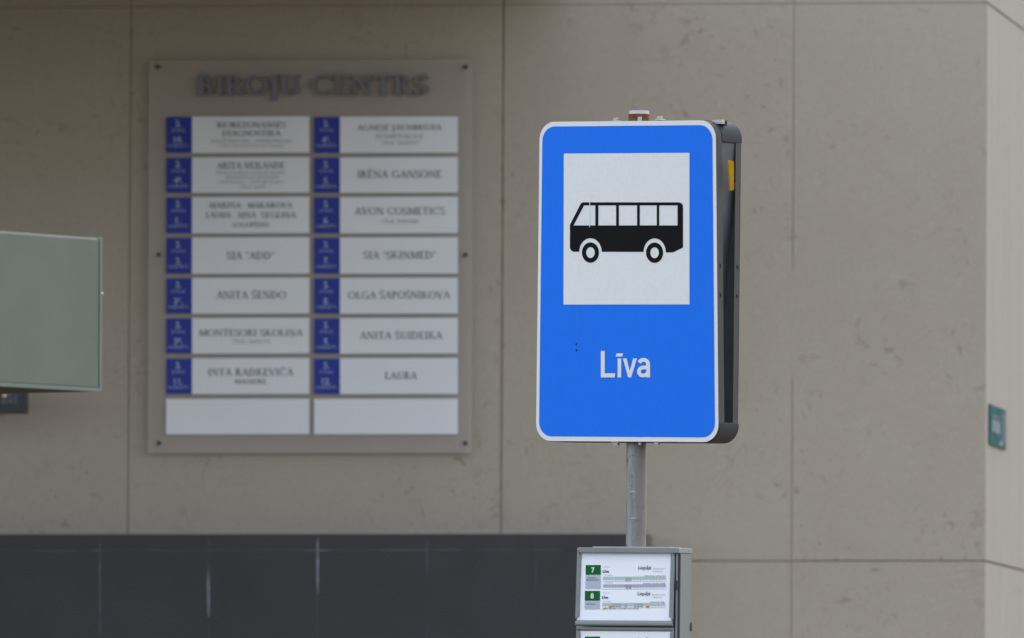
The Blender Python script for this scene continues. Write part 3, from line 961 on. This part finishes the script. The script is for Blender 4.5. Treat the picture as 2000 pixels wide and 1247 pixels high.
for i in range(k): mb.poly([fr[i], fr[(i + 1) % k], bk[(i + 1) % k], bk[i]])
mb.poly([gp_(*p) + S0.ex * 0.0006 for p in ((1427.5, 372), (1431, 371), (1431.5, 358), (1429, 356))], 1)
mb.build('yellow_tag', [M['yellow'], M['orange']], BS)

# ------------------------------------------------------------------ timetable case on the same pole
CA_ = R(21)
zl = at(1227, 1070.5, YS).z
Pc = pole_at(zl - 0.15)
cn = Vector((-math.sin(CA_), -math.cos(CA_), 0)); cx_ = Vector((math.cos(CA_), -math.sin(CA_), 0))
rr = R(0.62)
ex2 = cx_ * math.cos(rr) - Vector((0, 0, 1)) * math.sin(rr)
ez2 = Vector((0, 0, 1)) * math.cos(rr) + cx_ * math.sin(rr)
CO = Pc - cx_ * 0.150 + cn * 0.054
CO.z = zl + 0.0012
CF = Frame(CO, ex2, ez2, cn)
CDp, CW, CH = 0.108, 0.3005, 0.66
TC = thing('timetable_case', CF(CW / 2, -CH, -CDp / 2), 'grey metal timetable case clamped to the pole under the blue sign', 'timetable case')
mb = MB(); mb.box(CF, 0.004, CW - 0.001, -CH, -0.0152, -CDp + 0.002, -0.0155)
mb.build('housing', M['case'], TC, bevel=0.002)
mb = MB()
mb.box(CF, 0.0, CW + 0.0005, -0.0148, 0.0, -CDp, 0.004)
lid = mb.build('lid', M['case_trim'], TC, bevel=0.0015)
mb = MB(); mb.box(CF, 0.04, CW - 0.03, 0.0002, 0.0028, -CDp + 0.01, -0.004)
mb.build('lid_plate', M['bolt'], lid)
mb = MB(); mb.box(CF, CW - 0.0248, CW - 0.0005, -CH, -0.015, -0.0153, -0.0085)
mb.build('side_channel', M['slate'], TC)
mb = MB(); mb.box(CF, CW - 0.0105, CW - 0.0052, -CH, -0.0152, -0.0084, -0.004)
mb.build('hinge_strip', M['case_trim'], TC, bevel=0.001)
mb = MB(); mb.box(CF, CW - 0.0112, CW - 0.0048, -0.118, -0.092, -0.0035, -0.001)
mb.build('hinge_block', M['dark_gap'], TC)
mb = MB(); mb.box(CF, CW - 0.0008, CW + 0.0016, -0.232, -0.208, -0.106, -0.101)
mb.build('latch', M['dark_gap'], TC)
mb = MB()
p0 = CF(0.004, -0.075, -0.028)
mb.tube(p0, p0 - ex2 * 0.009, 0.012, 0.008, n=20)
mb.build('side_knob', M['bolt'], TC, smooth=True)

ks = 694.8 * math.cos(CA_)
FH = 0.2185
def make_frame(v_top, print_dy, full=True):
    """hinged at the top, standing off a little at the foot"""
    def FF(u, v, d=0.0):
        return CF(u - 0.0046, v_top + v, d - 0.012 + 0.056 * (-v))
    u0, u1 = -0.003, CW - 0.010
    bw, bh = 0.0125, 0.0145
    mb = MB()
    mb.box(FF, u0 + 0.002, u1 - 0.002, -FH + 0.004, -0.002, -0.004, 0.0)
    fr = mb.build('timetable_frame', M['case'], TC)
    # bars, mitred, rounded in section
    def bar(pts_o, pts_i):
        m_ = MB()
        o0, o1 = pts_o; i0, i1 = pts_i
        prof = [(0.0, 0.0), (0.0, 0.005), (0.25, 0.0085), (0.6, 0.0085), (1.0, 0.004), (1.0, 0.0)]
        for j in range(len(prof) - 1):
            (t0, h0), (t1, h1) = prof[j], prof[j + 1]
            P = lambda o, i, t, h: FF(o[0] + (i[0] - o[0]) * t, o[1] + (i[1] - o[1]) * t, h)
            m_.poly([P(o0, i0, t0, h0), P(o1, i1, t0, h0), P(o1, i1, t1, h1), P(o0, i0, t1, h1)])
        for o, i in ((o0, i0), (o1, i1)):
            m_.poly([FF(o[0] + (i[0] - o[0]) * t, o[1] + (i[1] - o[1]) * t, h) for t, h in prof])
        b_ = m_.build('frame_bar', M['case_trim'], fr)
        return b_
    g_ = 0.004
    bar(((u0, -bh * .4), (u0, -FH + bh + g_)), ((u0 + bw, -bh - g_), (u0 + bw, -FH + bh + g_ + .008)))
    bar(((u1, -FH + bh + g_), (u1, -bh * .4)), ((u1 - bw, -FH + bh + g_ + .008), (u1 - bw, -bh - g_)))
    bar(((u0 + .002, -FH), (u1, -FH)), ((u0 + .002, -FH + bh), (u1 - .002, -FH + bh)))
    bar(((u1 - .001, 0), (u0 + .001, 0)), ((u1 - .001, -bh + .002), (u0 + .001, -bh + .002)))
    # the sheet with its print
    mats = [M['paper'], M['p_green'], M['p_grey'], M['p_mint'], M['p_lilac'], M['ink'], M['ink_soft'], M['p_line'], M['p_yellow'], M['white']]
    mb = MB()
    mb.poly([FF(u, v, 0.0012) for u, v in ((u0 + .004, -FH + bh + .0005), (u1 - .006, -FH + bh + .0005), (u1 - .006, -bh + .0025), (u0 + .004, -bh + .0025))], 0)
    def pz(x, y):
        xs = x + 0.033 * (y - 180); ys = y - 0.0085 * (x - 190)
        return (xs - 180) / 6.025 / ks, -(ys - 180) / 6.025 / 694.8 + print_dy
    def pr(x0, x1, y0, y1, m, d=0.0020):
        mb.poly([FF(*pz(x, y), d) for x, y in ((x0, y1), (x1, y1), (x1, y0), (x0, y0))], m)
    def pt(txt, x0, x1, base, cap, m=5, bold=0.0, shear=0.0, d=0.0028):
        vs, fs, a, b = sans(txt, bold, shear)
        vv = [FF(*pz(x0 + (x - a) * (x1 - x0) / (b - a), base - y * cap / 0.729), d) for x, y in vs]
        mb.mesh(vv, fs, m)
    def block(num, y, gh, ylines, tables, dx):
        pr(262 + dx, 440 + dx, y, y + 115, 1)
        pt(num, 330 + dx, 368 + dx, y + 88, 62, 9, 0.035)
        pr(260 + dx, 438 + dx, y + 118, y + gh, 2)
        for t, a, b, yy in ylines: pt(t, a + dx, b + dx, y + yy, 15, 5, 0.012)
        pt('Pietura', 482 + dx, 552 + dx, y + 30, 12, 6)
        pt('Līva', 463 + dx, 537 + dx, y + 90, 30, 5, 0.03)
        pt('Liepāja', 877 + dx, 1028 + dx, y + 52, 42, 5, 0.006, 0.25)
        pt('\'', 1036 + dx, 1041 + dx, y + 35, 20, 6)
        pt('Sabiedriskais', 1050 + dx, 1200 + dx, y + 53, 15, 6)
        pt('transports', 1050 + dx, 1165 + dx, y + 84, 15, 6)
        for ty, col, head, hx, marks in tables:
            pt('No 17.08.2015', 482 + dx, 578 + dx, y + ty - 3, 12, 6)
            pt(head, hx + dx, 1195 + dx, y + ty + 5, 13, 5, 0.01)
            pr(470 + dx, 1200 + dx, y + ty + 8, y + ty + 42, col)
            pr(470 + dx, 1200 + dx, y + ty + 64, y + ty + 68, 7)
            pr(470 + dx, 1200 + dx, y + ty + 42, y + ty + 44, 7, 0.0023)
            for k in range(21):
                xx = 470 + 36.5 * k + dx
                pr(xx - 1.2, xx + 1.2, y + ty + 8, y + ty + 66, 7, 0.0025)
            for mk in marks:
                kx = 470 + 36.5 * mk + dx
                pt('12', kx + 6, kx + 30, y + ty + 34, 14, 5)
                pt('45', kx + 6, kx + 30, y + ty + 60, 16, 5, 0.012)
    block('7', 383, 282, [('Jaunā Ostmala -', 292, 392, 158), ('Mirdzas Ķempes', 272, 416, 182)],
          [(130, 3, 'Darba dienas / working days', 955, (7, 8)), (220, 4, 'Brīvdienas / Saturday, Sunday', 936, (7, 8))], 0)
    if full:
        block('8', 688, 216, [('Centrs - Ezerkrasts', 282, 386, 160)],
              [(133, 3, 'Katru dienu / daily', 1030, (3, 4, 5, 7, 10, 11, 12))], -10)
        pr(538, 570, 858, 886, 8, 0.0034); pr(970, 1006, 860, 888, 8, 0.0034); pr(462, 488, 886, 908, 8, 0.0034)
        pt('15', 546, 566, 880, 16, 5, 0.01, 0, 0.004); pt('20', 978, 1000, 882, 16, 5, 0.01, 0, 0.004)
        pt('Reiss tiek veikts no 01.09.2015. līdz 31.05.2016.', 490, 888, 904, 15, 5, 0.01)
    mb.build('timetable_sheet', mats, fr, weld=False)
    return fr
make_frame(-0.001, 0.0)
make_frame(-0.001 - 153.2 / 694.8, 153.2 / 694.8 - 139.6 / 694.8)

# ------------------------------------------------------------------ pale green box, left edge
PS = R(59)
YG = 33.0
X0 = at(199, 765.5, YG)                       # its lower right corner, nearest the frame edge
eg = Vector((math.cos(PS), math.sin(PS), 0)); ng = Vector((math.sin(PS), -math.cos(PS), 0))
GB = Frame(X0, eg, (0, 0, 1), ng)
hg = at(199, 466, YG).z - X0.z
GL_, GT_ = 2.2, 0.7
GX = thing('green_metal_box', GB(-GL_ / 2, -X0.z, -GT_ / 2), 'pale green sheet metal box jutting in from the left edge of the picture', 'metal box')
mb = MB(); mb.box(GB, -GL_, -0.0135, 0.012, hg, -GT_, -0.004)
mb.build('body', M['green_box'], GX, bevel=0.004)
mb = MB(); mb.box(GB, -GL_ + 0.02, -0.016, 0.010, hg - 0.004, -0.0038, 0.0)
pn = mb.build('front_panel', M['green_box'], GX, bevel=0.002)
for x, y in ((183, 500), (183.5, 660), (172, 495)):
    mb = MB()
    p = hit(x, y, GB(0, 0, 0.0005), ng)
    mb.tube(p - ng * 0.0004, p + ng * 0.0006, 0.0022, n=10)
    mb.build('screw_head', M['case'], pn)
mb = MB(); mb.box(GB, -0.0132, -0.0115, 0.004, hg - 0.003, -0.03, -0.012)
mb.build('edge_gap', M['dark_gap'], GX)
mb = MB(); mb.box(GB, -0.0113, 0.0, 0.0, hg + 0.002, -GT_, 0.0005)
et = mb.build('edge_strip', M['green_trim'], GX, bevel=0.001)
mb = MB(); p = hit(199, 573, GB(0, 0, 0.0008), ng)
mb.tube(p - ng * 0.001, p + ng * 0.002, 0.0035, n=10); mb.build('painted_glint', M['white'], et)  # white stud put in for a glint on the strip
mb = MB(); mb.box(GB, -GL_, -0.0115, -0.001, 0.0095, -0.012, 0.0006)
mb.build('bottom_lip', M['green_trim'], GX, bevel=0.001)
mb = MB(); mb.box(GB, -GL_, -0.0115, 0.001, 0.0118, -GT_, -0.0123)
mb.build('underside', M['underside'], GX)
for du in (-GL_ + 0.1, -1.2):
    p = GB(du, 0, -GT_ / 2)
    mb = MB(); mb.tube((p.x, p.y, 0.006), (p.x, p.y, X0.z + 0.05), 0.04, n=20)
    mb.build('support_post', M['green_trim'], GX, smooth=True)
